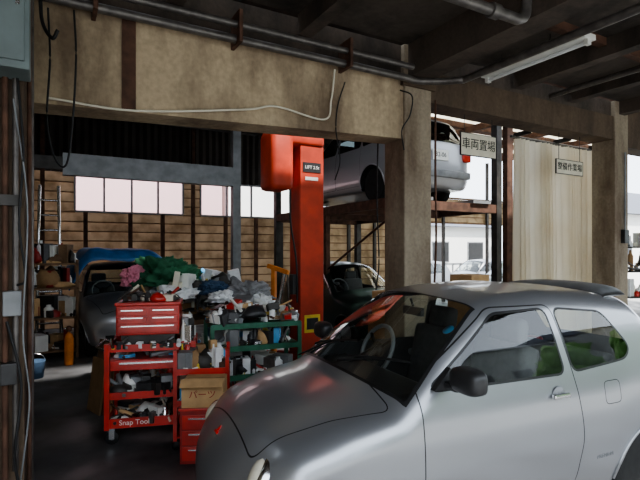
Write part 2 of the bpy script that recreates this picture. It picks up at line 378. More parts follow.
for sg in (-1,1):
    y=cside(1.85,.84,sg)
    b.lathe([(0,-.004),(.048,-.002),(.05,.004),(.04,.008),(0,.008)] ,M_grey,c=(1.85,y,.84),axis='Y',seg=24)
    b.box((1.85,y+sg*.02,.842),(.13,.025,.028),M_chrome,bev=.01)
b.obj('door_handle',parent=car)
for sg in (-1,1):
    b=B()
    bm=bmesh.new(); bmesh.ops.create_uvsphere(bm,u_segments=28,v_segments=18,radius=1)
    vs=[]
    for v in bm.verts:
        x,y,z=v.co; e=.62
        f=lambda q: math.copysign(abs(q)**e,q)
        xx=f(x)*.06; 
        if xx>.03: xx=.03
        vs.append((1.10+xx,sg*.80+f(y)*.098,1.035+f(z)*.062))
    bm.verts.index_update()
    b.add(vs,[[v.index for v in f_.verts] for f_ in bm.faces],M_plast,True); bm.free()
    b.box((1.131,sg*.80,1.035),(.006,.155,.09),M_chrome,bev=.002)
    b.box((1.10,sg*.69,.985),(.08,.14,.035),M_plast,bev=.015)
    b.add([(1.0,sg*.64,.965),(1.12,sg*.64,.965),(1.12,sg*.615,1.06),(1.0,sg*.675,.965),(1.12,sg*.675,.965),(1.12,sg*.65,1.06)],[(0,1,2),(3,5,4),(0,3,4,1),(1,4,5,2),(2,5,3,0)],M_plast)
    b.obj('side_mirror',parent=car)
M_lens=mat('headlamp_lens',(.85,.80,.66),.12,0,.15,20,coat=1.)
M_amber=mat('amber_lens',(.8,.3,.03),.2,0,.1,20,coat=1.)
for sg in (-1,1):
    b=B(); q=Matrix.Translation((.20,sg*.44,.61))@Matrix.Rotation(sg*.42,4,'Z')@Matrix.Rotation(-math.pi/2+.45,4,'Y')
    b.lathe([(.105,-.08),(.108,.0),(.100,.018),(.092,.02)],M_chrome,mtx=q,seg=32)
    b.lathe([(.094,.01),(.085,.032),(.06,.05),(.03,.058),(0,.06)],M_lens,mtx=q,seg=32)
    b.obj('headlamp',parent=car)
    b=B(); b.box((.16,sg*.46,.42),(.05,.16,.07),M_amber,rot=(0,0,sg*.5),bev=.02); b.obj('indicator_lamp',parent=car)
    b=B(); b.box((3.05,sg*.53,.76),(.08,.14,.26),M_red,bev=.03); b.obj('tail_lamp',parent=car)
b=B()
zz=top_z(.10,0)
q=Matrix.Translation((.10,0,zz))@Matrix.Rotation(-.75,4,'Y')
for k in range(3):
    qq=q@Matrix.Rotation(k*2*math.pi/3,4,'Z'); 
    b.add([(0,0,.010),(.015,.009,.010),(.03,0,.010),(.015,-.009,.010),(0,0,0),(.015,.009,0),(.03,0,0),(.015,-.009,0)],[(0,3,2,1),(4,5,6,7),(0,1,5,4),(1,2,6,5),(2,3,7,6),(3,0,4,7)],M_red,False,qq)
b.obj('bonnet_badge',parent=car)
b=B()
for y0,y1 in ((.50,-.05),(-.1,-.50)):
    pts=[]
    for k in range(9):
        f=k/8; yy=y0+(y1-y0)*f; ss=.83+.09*f+.26*yy**2
        pts.append((ss,yy,top_z(ss,yy)+.012))
    b.tube(pts,.007,M_black); b.tube([(.79,(y0+.05),top_z(.79,y0)+.01),pts[4]],.006,M_black)
b.obj('windscreen_wiper',parent=car)
b=B(); vs=[];fs=[]   # rear roof spoiler
N=28
for i in range(N+1):
    y=-.47+.94*i/N; e=1-(abs(y)/.49)**6
    ox=-.30*y*y; s0_=2.60+ox
    zz=max(top_z(s0_,y),top_z(s0_+.1,y))
    for (dx,dz) in ((.0,.004),(.07,.030),(.16,.036),(.215,.030),(.22,.018),(.16,.0),(.08,-.01),(.0,-.02)):
        vs.append((s0_+dx,y,zz+dz*max(e,.15)+.006))
for i in range(N):
    for k in range(8): fs.append((i*8+k,i*8+(k+1)%8,(i+1)*8+(k+1)%8,(i+1)*8+k))
fs+= [tuple(range(8)),tuple(N*8+k for k in range(8))[::-1]]
b.add(vs,fs,M_grey,True); b.obj('roof_spoiler',parent=car)
b=B(); b.lathe([(0,0),(.035,0),(.035,.002),(0,.002)],M_lblue,mtx=Matrix.Translation((1.295,-.42,1.205))@Matrix.Rotation(-.62,4,'Y'),seg=20)
b.box((1.36,0,1.26),(.03,.2,.055),M_plast,bev=.01); b.cyl((1.36,0,1.29),(1.34,0,1.34),.008,M_plast); b.obj('rear_view_mirror',parent=car)
b=B(); b.text('PREMIUM',.035,M_grey,Matrix.Translation((2.24,cside(2.24,.44,-1)-.001,.44))@Matrix.Rotation(math.pi/2,4,'X')); b.obj('side_badge',parent=car)

# ---------------- building ----------------
b=B(); M_floor=mat('floor_asphalt',(.14,.14,.145),.55,0,.6,1.6,bump=.15,detail=9); b.bx(-2.75,16.5,-1.2,11.7,-.15,0,M_floor); fl=b.obj('floor')
nt=M_floor.node_tree; nd=nt.nodes; lk=nt.links; b_=nd['Principled BSDF']
tc=nd.new('ShaderNodeTexCoord'); n2=nd.new('ShaderNodeTexNoise'); n2.inputs['Scale'].default_value=1.1; n2.inputs['Detail'].default_value=8; lk.new(tc.outputs['Object'],n2.inputs['Vector'])
mr=nd.new('ShaderNodeMapRange'); mr.inputs[1].default_value=.42; mr.inputs[2].default_value=.6; mr.inputs[3].default_value=.32; mr.inputs[4].default_value=.85
lk.new(n2.outputs['Fac'],mr.inputs[0]); lk.new(mr.outputs[0],b_.inputs['Roughness'])
b=B(); b.bx(-40,60,-40,60,-.3,-.16,mat('ground_concrete',(.42,.41,.39),.85,0,.15,.4)); b.obj('ground')
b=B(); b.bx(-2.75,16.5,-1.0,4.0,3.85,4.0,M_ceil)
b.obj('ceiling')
M_wall=mat('wall_plaster',(.30,.26,.20),.85,0,.4,2)
b=B(); b.bx(-2.75,-2.6,-1.2,4.35,0,3.85,M_wall); b.obj('wall_left')
b=B(); b.bx(-2.6,-.46,4.2,4.35,0,3.85,M_wall); b.obj('wall_divider')
b=B(); b.bx(-.75,-.6,4.36,11.5,0,4.6,M_wall); b.obj('wall_left_rear')
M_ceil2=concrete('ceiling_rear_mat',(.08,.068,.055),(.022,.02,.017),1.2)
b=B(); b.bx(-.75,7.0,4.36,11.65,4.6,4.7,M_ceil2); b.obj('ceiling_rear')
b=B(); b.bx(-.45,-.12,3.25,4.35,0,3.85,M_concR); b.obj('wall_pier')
b=B(); b.bx(3.3,3.68,4.0,4.35,0,3.85,M_concB,bev=.015)
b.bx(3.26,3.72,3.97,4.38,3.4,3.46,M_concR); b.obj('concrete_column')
b=B(); b.bx(7.25,7.6,4.0,4.35,0,3.85,M_concB,bev=.015); b.obj('concrete_column')
b=B(); x0,x1=-.12,3.3
def sbeam(b,x0,x1,y0,y1,za0,za1,zb0,zb1,m):
    vs=[(x0,y0,za0),(x1,y0,zb0),(x1,y1,zb0),(x0,y1,za0),(x0,y0,za1),(x1,y0,zb1),(x1,y1,zb1),(x0,y1,za1)]
    b.add(vs,[(0,3,2,1),(4,5,6,7),(0,1,5,4),(1,2,6,5),(2,3,7,6),(3,0,4,7)],m)
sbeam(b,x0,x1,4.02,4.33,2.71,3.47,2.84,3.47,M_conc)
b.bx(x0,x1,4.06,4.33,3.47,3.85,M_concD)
b.bx(.50,.60,3.99,4.02,2.74,3.47,M_rust)
b.obj('concrete_beam')
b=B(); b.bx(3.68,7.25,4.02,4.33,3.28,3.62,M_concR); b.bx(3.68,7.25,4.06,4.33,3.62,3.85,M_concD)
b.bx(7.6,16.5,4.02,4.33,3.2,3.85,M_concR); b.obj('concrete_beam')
b=B()
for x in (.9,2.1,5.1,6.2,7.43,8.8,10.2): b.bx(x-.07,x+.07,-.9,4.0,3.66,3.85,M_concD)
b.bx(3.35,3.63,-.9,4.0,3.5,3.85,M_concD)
for y in (.5,1.7,2.9): b.bx(-2.6,12,y-.04,y+.04,3.77,3.85,M_rust)
b.obj('ceiling_joist')
b=B(); b.cyl((-.1,3.9,3.44),(3.24,3.9,3.44),.036,M_pipe,16); b.cyl((-.1,3.86,3.55),(3.3,3.86,3.55),.03,M_pipe,14)
for x in (.3,1.4,2.5): b.bx(x-.015,x+.015,3.8,4.02,3.39,3.66,M_rust)
b.tube(spline([(3.24,3.9,3.44),(3.4,3.86,3.42),(3.68,3.6,3.40),(3.72,3.3,3.4),(3.72,1.0,3.4)],6),.036,M_pipe,12)
b.tube(spline([(1.6,2.43,3.4),(2.9,2.43,3.4),(3.12,2.43,3.41),(3.2,2.43,3.5),(3.2,2.43,3.84)],8),.04,M_pipe,14)
b.lathe([(.055,0),(.055,.08)],M_pipe,c=(2.8,2.43,3.4),axis='X',seg=16)
b.tube([(5.6,3.9,3.62),(5.6,.5,3.62)],.03,M_pipe,10)
b.tube([(4.0,3.9,3.72),(4.0,.5,3.72)],.02,M_pipe,10)
b.obj('ceiling_pipe')
b=B(); b.bx(4.36,4.54,2.68,3.92,3.645,3.70,M_white,bev=.008); b.cyl((4.45,2.72,3.618),(4.45,3.88,3.618),.02,mat('tube_glass',(.9,.92,.93),.2,0,.05,5),12)
b.bx(4.42,4.48,2.69,2.73,3.595,3.65,M_white);b.bx(4.42,4.48,3.87,3.91,3.595,3.65,M_white)
for y in (3.1,3.7): b.cyl((4.45,y,3.70),(4.45,y,3.85),.006,M_steel,6)
b.obj('fluorescent_light')
b=B()
for y in (6.2,8.5,10.4): b.bx(-.6,4.2,y-.08,y+.08,4.3,4.6,M_steel)
b.obj('roof_beam')
b=B(); b.bx(.2,3.0,8.42,8.58,2.82,3.16,M_grey); b.bx(-.6,.2,8.45,8.55,2.9,3.1,M_steel)
b.bx(2.95,3.1,8.43,8.57,0,4.3,M_grey); b.bx(2.9,3.15,8.4,8.6,0,.05,M_grey)
b.obj('steel_frame')
M_side=translucent('siding_tan',(.22,.16,.095),(.44,.34,.22),.82,3.)
M_sided=mat('siding_dark',(.05,.04,.034),.8,0,.4,3)
b=B()
WX=[(.5,2.78),(3.2,5.8),(6.1,8.6)]
Yb=11.5
def corr(b,x0,x1,z0,z1,m,y=Yb,p=.16,a=.03):
    n=max(2,int((x1-x0)/(p/2))); vs=[];fs=[]
    for i in range(n+1):
        x=x0+(x1-x0)*i/n; yy=y+(a if i%2 else 0); vs+=[(x,yy,z0),(x,yy,z1)]
    for i in range(n): fs.append((2*i,2*i+2,2*i+3,2*i+1))
    b.add(vs,fs,m)
def slats(b,x0,x1,z0,z1,m,p=.2):     # overlapping horizontal boards
    n=max(1,round((z1-z0)/p)); h=(z1-z0)/n
    for k in range(n):
        z=z0+k*h; b.add([(x0,Yb-.03,z),(x1,Yb-.03,z),(x1,Yb+.01,z+h),(x0,Yb+.01,z+h)],[(0,1,2,3)],m); b.bx(x0,x1,Yb-.035,Yb-.02,z-.012,z+.012,M_wood)
slats(b,-.6,9.2,0,2.46,M_side); corr(b,-.6,9.2,3.3,4.6,M_sided)
xs=[-.6]+[v for w in WX for v in w]+[9.2]
for i in range(0,len(xs),2): slats(b,xs[i],xs[i+1],2.46,3.3,M_side)
slats(b,9.2,16.5,2.55,3.3,M_side)
b.bx(9.2,16.5,Yb-.06,Yb-.01,2.5,2.56,M_wood); b.bx(9.2,16.5,Yb-.06,Yb-.01,3.3,3.36,M_wood)
for x in (-.1,.7,1.6,2.3,3.0,3.8,4.6,5.3,5.95,6.7,7.4,8.3,9.2,11.0,13.0,15.0): b.bx(x-.04,x+.04,Yb-.13,Yb-.05,0,4.6 if x in (-.1,3.0,5.95,9.2,11.,13.,15.) else 2.46,M_steel if x>5 else M_rust)
b.obj('wall_back')
for i,(a,c) in enumerate(WX):
    b=B(); 
    b.bx(a,c,Yb-.05,Yb+.03,2.46,2.5,M_grey);b.bx(a,c,Yb-.05,Yb+.03,3.26,3.3,M_grey)
    n=4
    for k in range(n+1):
        x=a+(c-a)*k/n; b.bx(x-.02,x+.02,Yb-.04,Yb+.02,2.5,3.26,M_grey)
    b.obj('window_%d'%(i+1))
b=B()
M_trans=translucent('translucent_sheet',(.70,.64,.52),(.95,.92,.84),.2)
for k in range(8):
    y=4.4+k*.9
    b.bx(7.0,16.5,y,y+.6,5.0,5.02,M_trans); b.bx(7.0,16.5,y+.6,y+.9,5.0,5.02,M_rust)
for k in range(7): b.bx(7.0,16.5,4.5+k*1.15,4.58+k*1.15,4.85,5.0,M_rust)
for x in (9.5,11.5,13.5,16): b.bx(x,x+.1,4.36,11.6,4.7,4.86,M_rust)
b.bx(6.95,7.05,4.36,11.6,4.6,5.0,M_rust)
b.obj('ceiling_skylight')

# ---------------- curtain ----------------
M_curt=translucent('curtain_vinyl',(.90,.83,.68),(.97,.93,.82),.5,1.2)
b=B(); vs=[];fs=[]; nx=420;nz_=16; cx0,cx1=5.80,7.68
for i in range(nx+1):
    for j in range(nz_+1):
        u=i/nx; f=j/nz_; z=3.24-2.98*f
        ph=2*math.pi*(u*18+.4*math.sin(u*17)+.12*math.sin(f*3+u*5))
        s_=math.sin(ph); am=.04+.03*f+.018*math.sin(u*23)
        x=cx0+(cx1-cx0)*u+.012*math.sin(2*ph)
        y=4.58+am*s_
        vs.append((x,y,z))
for i in range(nx):
    for j in range(nz_): a=i*(nz_+1)+j; fs.append((a,a+1,a+nz_+2,a+nz_+1))
b.add(vs,fs,M_curt,True)
b.cyl((5.7,4.58,3.26),(7.8,4.58,3.26),.02,M_pipe,10)
for x in (5.8,6.7,7.6): b.bx(x-.015,x+.015,4.33,4.60,3.26,3.32,M_steel)
b.obj('curtain')
def sign(X,Y,z0,z1,w,txt,ts,name='hanging_sign',wires=3.3,mb=None):
    b=B(); mb=mb or M_cream
    b.bx(-w/2,w/2,-.008,.008,z0,z1,mb,bev=.003)
    for k in ((-w/2,w/2,z0-.008,z0),(-w/2,w/2,z1,z1+.008)): b.bx(k[0],k[1],-.01,.01,k[2],k[3],M_plast)
    b.bx(-w/2-.008,-w/2,-.01,.01,z0-.008,z1+.008,M_plast);b.bx(w/2,w/2+.008,-.01,.01,z0-.008,z1+.008,M_plast)
    b.text(txt,ts,M_black,Matrix.Translation((0,-.010,(z0+z1)/2))@Matrix.Rotation(math.pi/2,4,'X'),.002)
    for k in (-.4,.4): b.cyl((k*w,0,z1),(k*w,0,wires),.004,M_black,6)
    b.obj(name,(X,Y,0))
sign(6.42,4.17,2.72,2.91,.60,'整備作業場',.112)
sign(4.60,4.17,2.80,3.06,.60,'車両置場',.145)
# ---------------- vehicle rack + wagon ----------------
b=B()
ZR=2.45
for x in (4.42,6.55):
    for y in (5.55,9.7): b.bx(x-.06,x+.06,y-.06,y+.06,0,4.55,M_steel); b.bx(x-.13,x+.13,y-.13,y+.13,0,.02,M_steel)
    b.bx(x-.05,x+.05,5.5,9.75,ZR-.17,ZR-.02,M_rust)
b.bx(6.76,6.90,5.5,5.6,0,4.55,M_rust)
b.bx(4.38,4.46,7.5,7.6,0,ZR-.17,M_rust)
b.bx(4.36,6.88,5.5,5.6,4.35,4.5,M_rust)
for y in (5.55,6.9,8.3,9.7): b.bx(4.42,6.55,y-.05,y+.05,ZR-.19,ZR-.05,M_rust)
for x in (4.85,6.1): b.bx(x-.2,x+.2,5.45,9.8,ZR-.05,ZR,M_grey)
b.cyl((4.42,9.7,.3),(4.42,5.55,2.2),.02,M_rust,8)
for z in (.5,1.,1.5,2.): b.bx(4.30,4.54,5.49,5.61,z,z+.03,M_rust)
b.obj('parking_rack')
van,vside,vF,vT=vehicle('estate_car',WAG,P_white,(5.45,5.7+3.9,ZR),math.radians(-90),.6)
b=B()
for sg in (-1,1): b.box((3.80,sg*.64,.78),(.1,.18,.24),M_red,bev=.03)
b.box((3.885,0,.72),(.02,.33,.17),M_white,bev=.005); b.text('32-06',.1,M_black,Matrix.Translation((3.897,0,.72))@Matrix.Rotation(math.pi/2,4,'Z')@Matrix.Rotation(math.pi/2,4,'X'))
b.box((3.88,0,.42),(.06,1.3,.12),M_grey,bev=.03)
b.obj('tail_lamp',parent=van)
vehicle('parked_car',KEI,P_dark,(4.95,6.2,0),math.radians(90),.4)
# ---------------- silver car w/ tarp back left ----------------
vehicle('parked_car',KEI,P_silver,(1.12,7.7,0),math.radians(90),.4)
b=B(); vs=[];fs=[]; n=40
for i in range(n+1):
    for j in range(n+1):
        u=-1+2*i/n; v=j/n
        x=1.13+u*.84; y=8.68+v*2.2
        e=max(0,abs(u)-.6)/.4; ed=max(0,.12-v)/.12
        z=1.66-.42*e**1.6-.2*ed**1.5+.035*noise.noise(Vector((u*4,v*5,1)))+.08*noise.noise(Vector((u*1.5,v*2,5)))
        vs.append((x+.04*noise.noise(Vector((u*5,v*6,3))),y,z))
for i in range(n):
    for j in range(n): a=i*(n+1)+j; fs.append((a,a+n+1,a+n+2,a+1))
b.add(vs,fs,M_tarp,True)
t_=b.obj('tarpaulin'); so=t_.modifiers.new('s','SOLIDIFY'); so.thickness=.01
# ---------------- two-post lift ----------------
lx,ly=CW(304,6.2)
b=B()
w=.165
b.bx(-w,w,-.22,-.19,0,2.95,M_liftred,bev=.008)
b.bx(-w,-w+.03,-.19,.06,0,2.95,M_liftred);b.bx(w-.03,w,-.19,.06,0,2.95,M_liftred)
b.bx(-w,-w+.08,.04,.07,0,2.95,M_liftred);b.bx(w-.08,w,.04,.07,0,2.95,M_liftred)
b.bx(-.3,.3,-.35,.3,0,.03,M_liftred,bev=.005)
for sx in (-1,1): b.add([(sx*w,-.2,.03),(sx*.28,-.2,.03),(sx*w,-.2,.35),(sx*w,-.18,.03),(sx*.28,-.18,.03),(sx*w,-.18,.35)],[(0,1,2),(3,5,4),(0,3,4,1),(1,4,5,2),(2,5,3,0)],M_liftred)
b.bx(-.55,w+.01,-.24,.12,2.94,3.12,M_liftred,bev=.05)
b.bx(-.57,-.27,-.27,.13,2.38,3.1,M_liftred,bev=.07)
b.bx(-.13,.12,-.228,-.22,2.62,2.74,M_plast); b.text('LIFT 2.5t',.055,M_white,Matrix.Translation((-.005,-.231,2.68))@Matrix.Rotation(math.pi/2,4,'X'))
b.bx(-.10,.08,-.228,-.22,2.52,2.56,M_white)
b.bx(-.11,.11,-.228,-.22,.62,.84,M_yellow); b.bx(-.08,.08,-.231,-.228,.66,.80,M_plast)
b.bx(-.12,.12,-.18,.2,.25,.55,M_dred,bev=.01)
b.box((-.35,.25,.3),(.7,.09,.09),M_dred,rot=(0,0,-.5),bev=.01); b.box((.35,.25,.3),(.7,.09,.09),M_dred,rot=(0,0,.5),bev=.01)
b.lathe([(.06,0),(.06,.07),(.05,.08)],M_black,c=(-.62,.41,.345)); b.lathe([(.06,0),(.06,.07),(.05,.08)],M_black,c=(.62,.41,.345))
b.tube(spline([(-.3,-.2,2.4),(-.3,-.22,2.0),(-.22,-.22,1.5),(-.2,-.2,1.0)],8),.012,M_black)
b.bx(-.26,-.19,-.2,-.1,1.1,1.35,M_plast,bev=.01)
b.obj('car_lift',(lx,ly,0),0)
# ---------------- red tool cart ----------------
tx,ty=CW(154,4.3)
ang=-.30
b=B(); W_,D_=.70,.42
for sx in (-1,1):
    for sy in (-1,1):
        b.bx(sx*W_/2-.02,sx*W_/2+.02,sy*D_/2-.02,sy*D_/2+.02,.14,.86,M_red)
        x,y=sx*(W_/2-.03),sy*(D_/2-.03)
        b.lathe([(.02,-.014),(.052,-.014),(.058,-.008),(.058,.008),(.052,.014),(.02,.014)],M_black,c=(x,y+.02,.058),axis='Y',seg=20)
        b.lathe([(0,-.02),(.02,-.02),(.02,.02),(0,.02)],M_chrome,c=(x,y+.02,.058),axis='Y',seg=12)
        b.bx(x-.022,x+.022,y-.004,y,.05,.12,M_chrome);b.bx(x-.022,x+.022,y+.04,y+.044,.05,.12,M_chrome);b.bx(x-.025,x+.025,y-.004,y+.044,.12,.14,M_chrome)
def tray(b,z,h=.07,m=M_red):
    b.bx(-W_/2,W_/2,-D_/2,D_/2,z,z+.012,m)
    b.bx(-W_/2,W_/2,-D_/2-.006,-D_/2+.006,z-.01,z+h,m);b.bx(-W_/2,W_/2,D_/2-.006,D_/2+.006,z-.01,z+h,m)
    b.bx(-W_/2-.006,-W_/2+.006,-D_/2,D_/2,z-.01,z+h,m);b.bx(W_/2-.006,W_/2+.006,-D_/2,D_/2,z-.01,z+h,m)
tray(b,.16);tray(b,.40,.05);tray(b,.80,.05)
b.bx(-W_/2+.01,W_/2-.01,-D_/2+.01,D_/2-.01,.63,.72,M_red)
b.bx(-W_/2+.03,W_/2-.03,-D_/2-.012,-D_/2+.01,.635,.715,M_red,bev=.005); b.bx(-W_/2+.1,W_/2-.1,-D_/2-.028,-D_/2-.012,.69,.705,M_chrome)
b.bx(-.29,.23,-.17,.17,.92,1.17,M_red,bev=.01)
b.bx(-.25,.19,-.15,.15,.812,.92,M_steel)
for z,h in ((.94,.07),(1.02,.06),(1.09,.055)):
    for sx in ((-.275,-.04),(-.02,.215)) if z>1 else ((-.275,.215),):
        b.bx(sx[0],sx[1],-.182,-.168,z,z+h,M_red,bev=.004); b.bx(sx[0]+.03,sx[1]-.03,-.192,-.182,z+h-.016,z+h-.006,M_chrome)
b.box((-.03,0,1.185),(.54,.36,.03),M_red,bev=.01)
b.text('Snap Tools',.06,M_white,Matrix.Translation((-.12,-D_/2-.012,.195))@Matrix.Rotation(math.pi/2,4,'X'))
b.tube([(-W_/2-.02,-.18,.8),(-W_/2-.09,-.18,.83),(-W_/2-.09,.18,.83),(-W_/2-.02,.18,.8)],.012,M_chrome,8)
b.obj('tool_cart',(tx,ty,0),ang)
b=B(); 
TP=[M_steel,M_plast,M_grey,M_chrome,M_white,M_card,M_steel,M_red,M_plast,M_rust,M_pipe,M_cream]
junk(b,-.33,.33,-.19,.19,.174,80,3,.14,.2,pal=TP); junk(b,-.33,.33,-.19,.19,.414,90,4,.17,.18,pal=TP); junk(b,-.33,.33,-.19,.19,.721,34,14,.06,.16); junk(b,-.26,.2,-.16,.16,1.202,44,5,.08,.15,pal=TP)
junk(b,.24,.34,-.19,.19,.814,26,8,.26,.1); junk(b,-.34,.34,-.2,-.17,.814,24,18,.07,.07)
b.obj('hand_tools',(tx,ty,0),ang)
sx_,sy_=CW(203,4.15)
b=B()
b.bx(-.22,.22,-.18,.18,.10,.115,M_red);b.bx(-.22,.22,-.18,.18,.36,.375,M_red);b.bx(-.22,.22,-.18,.18,.62,.635,M_red)
for sx in (-1,1):
    for sy in (-1,1):
        b.bx(sx*.21-.015,sx*.21+.015,sy*.17-.015,sy*.17+.015,.08,.82,M_red)
        b.lathe([(.0,-.012),(.036,-.012),(.04,0),(.036,.012),(0,.012)],M_black,c=(sx*.2,sy*.16,.04),axis='Y',seg=16)
for z in (.36,.62): b.bx(-.22,.22,-.185,-.175,z,z+.05,M_red); b.bx(-.22,.22,.175,.185,z,z+.05,M_red)
b.bx(-.225,-.205,-.17,.17,.1,.8,M_red)
b.obj('tool_trolley',(sx_,sy_,0),-.35)
b=B(); junk(b,-.18,.18,-.14,.14,.375,18,31,.18,.14); junk(b,-.2,.2,-.16,.16,.635,70,32,.22,.16); junk(b,-.18,.18,-.14,.14,.115,8,33,.15,.16)
b.obj('spare_parts',(sx_,sy_,0),-.35)
b=B()
b.bx(-.16,.16,-.12,.12,0,.2,M_card,bev=.004); b.bx(-.16,.16,-.003,.003,.2,.203,M_card2)
b.box((-.0,-.16,.2),(.32,.09,.005),M_card,rot=(.5,0,0)); b.text('パーツ',.07,M_dred,Matrix.Translation((.0,-.124,.1))@Matrix.Rotation(math.pi/2,4,'X'))
bx_,by_=CW(205,3.83)
b.obj('cardboard_box',(bx_,by_,.43),-.45)
b=B(); b.bx(-.17,.17,-.13,.13,.0,.41,M_dred,bev=.005); b.bx(-.18,.18,-.14,.14,.41,.43,M_red,bev=.005)
for z in (.03,.15,.27): b.bx(-.15,.15,-.142,-.13,z,z+.11,M_red,bev=.003); b.bx(-.1,.1,-.152,-.142,z+.08,z+.09,M_chrome)
b.obj('drawer_cabinet',(bx_,by_,0),-.45)
gx,gy=CW(252,4.75)
b=B()
for x in (-.42,.42):
    for y in (-.22,.22): b.bx(x-.018,x+.018,y-.018,y+.018,0,.95,M_green)
for z in (.15,.45,.72,.93): b.bx(-.43,.43,-.23,.23,z,z+.02,M_green); b.bx(-.43,.43,-.24,-.225,z-.015,z+.035,M_green)
b.obj('shelf_unit',(gx,gy,0),-.15)
b=B(); 
for i,z in enumerate((.17,.47,.74)): junk(b,-.38,.38,-.2,.2,z,70,40+i,.17,.2)
junk(b,-.42,.42,-.22,.22,.95,140,45,.12,.2,mound=.12)
b.obj('spare_parts',(gx,gy,0),-.15)
# ---------------- workbench with piled things ----------------
b=B(); b.bx(.75,2.5,5.45,6.35,.8,.85,M_wood)
for x in (.8,2.45):
    for y in (5.5,6.3): b.bx(x-.03,x+.03,y-.03,y+.03,0,.8,M_rust)
b.bx(.8,2.45,5.5,6.3,.3,.33,M_wood); b.obj('workbench')
b=B(); junk(b,.8,2.45,5.5,6.3,.33,40,50,.3,.3); junk(b,.8,2.48,5.47,6.3,.85,200,51,.22,.28,mound=.38)
b.obj('workshop_clutter')
def pile(name,px,d,z,sz,m,seed,amp=.3):
    x,y=CW(px,d); b=B(); b.blob((0,0,0),sz,m,seed=seed,amp=amp,sub=5,fr=2.2)
    b.obj(name,(x,y,z))
pile('green_tarpaulin',166,5.7,1.24,(.33,.26,.22),M_gcloth,3,.35)
pile('pink_cloth',134,5.5,1.24,(.13,.12,.15),M_pcloth,5)
pile('plastic_bag',176,5.35,1.11,(.20,.12,.09),M_bag,6)
pile('blue_cloth',213,5.6,1.14,(.17,.18,.10),M_bcloth,7)
pile('grey_cloth',248,5.5,1.10,(.24,.2,.13),M_gray_cloth,8)
pile('plastic_bag',262,5.3,1.0,(.14,.12,.10),M_bag,19)
pile('plastic_bag',222,5.3,1.08,(.13,.12,.08),M_bag,23)
x,y=CW(43,7.4)
b=B()
for xx in (-.4,.4):
    for yy in (-.25,.25): b.bx(xx-.02,xx+.02,yy-.02,yy+.02,0,1.5,M_wood)
for z in (.1,.6,1.05,1.42): b.bx(-.42,.42,-.27,.27,z,z+.03,M_wood)
b.obj('storage_shelf',(x+.06,y,0))
b=B()
for z,sd in ((.13,1),(.63,2),(1.08,3),(1.45,4)): junk(b,-.38,.38,-.23,.23,z,28,60+sd,.32,.34,pal=[M_card,M_card2,M_plast,M_steel,M_wood,M_white,M_dred,M_plast,M_bag])
b.obj('stored_boxes',(x+.06,y,0))
x,y=CW(69,6.9)
b=B(); b.lathe([(.0,0),(.055,0),(.06,.02),(.06,.38),(.045,.44),(.02,.46),(.02,.48)],M_orange,seg=24); b.lathe([(.035,.48),(.04,.50),(.04,.54),(.02,.56),(0,.56)],M_rust); b.cyl((-.05,0,.52),(.05,0,.52),.01,M_chrome)
b.obj('gas_cylinder',(x,y,0))
x,y=CW(48,6.1)
b=B(); b.lathe([(.0,.0),(.10,0),(.12,.2),(.125,.21),(.125,.22),(.11,.22),(.1,.02),(0,.02)],M_bcloth,seg=28); b.tube([(.12*math.cos(k*math.pi/10),0,.21+.1*math.sin(k*math.pi/10)) for k in range(11)],.005,M_chrome,6); b.obj('bucket',(x-.15,y+.2,0))
x,y=CW(104,4.9)
b=B(); b.box((0,0,.36),(.03,.35,.72),M_wood,rot=(0,.12,0)); b.box((.05,.02,.33),(.025,.3,.65),M_card,rot=(0,.12,0)); b.box((-.05,.05,.27),(.02,.3,.54),M_card2,rot=(0,.12,0)); b.obj('wooden_boards',(x,y,0),.3)
x,y=CW(46,8.6)
b=B()
for s_ in (-.2,.2): b.cyl((s_,0,0),(s_*.8,.5,2.9),.03,M_chrome,8)
for k in range(9): f=(k+1)/10; b.cyl((-.2*(1-.2*f),.5*f,2.9*f),(.2*(1-.2*f),.5*f,2.9*f),.02,M_chrome,8)
b.obj('ladder',(x+.05,y+.3,0))
x,y=CW(274,5.55)
b=B(); b.box((0,0,.75),(.05,.05,1.4),M_orange,bev=.008); b.box((.0,-.28,.08),(.07,.8,.06),M_orange,bev=.008); b.box((0,-.06,1.43),(.045,.30,.05),M_orange,rot=(.25,0,0),bev=.008); b.cyl((0,-.03,.8),(0,-.15,1.38),.022,M_chrome); b.box((0,0,.08),(.5,.07,.06),M_orange)
for q in ((-.22,0),(.22,0),(0,-.62)): b.lathe([(0,-.02),(.045,-.02),(.05,0),(.045,.02),(0,.02)],M_black,c=(q[0],q[1],.05),axis='X',seg=16)
b.tube(spline([(0,-.19,1.38),(.0,-.20,1.2),(.01,-.20,1.05)],5),.008,M_steel); b.obj('engine_crane',(x,y,0),.5)
x,y=CW(376,6.4)
b=B(); b.bx(-.2,.2,-.2,.2,0,.45,M_card2,bev=.006); b.bx(-.16,.16,-.15,.16,.45,.82,M_card2,bev=.006); b.bx(-.11,.13,-.13,.13,.82,1.12,M_card,bev=.006); b.obj('box_stack',(x,y-.2,0),.3)
x,y=CW(470,6.9)
b=B(); b.bx(-.3,.3,-.25,.25,0,.5,M_card,bev=.006); b.bx(-.25,.28,-.2,.2,.5,.95,M_card2,bev=.006); b.bx(-.2,.2,-.18,.2,.95,1.3,M_card,bev=.006); b.obj('box_stack',(x,y,0),.1)
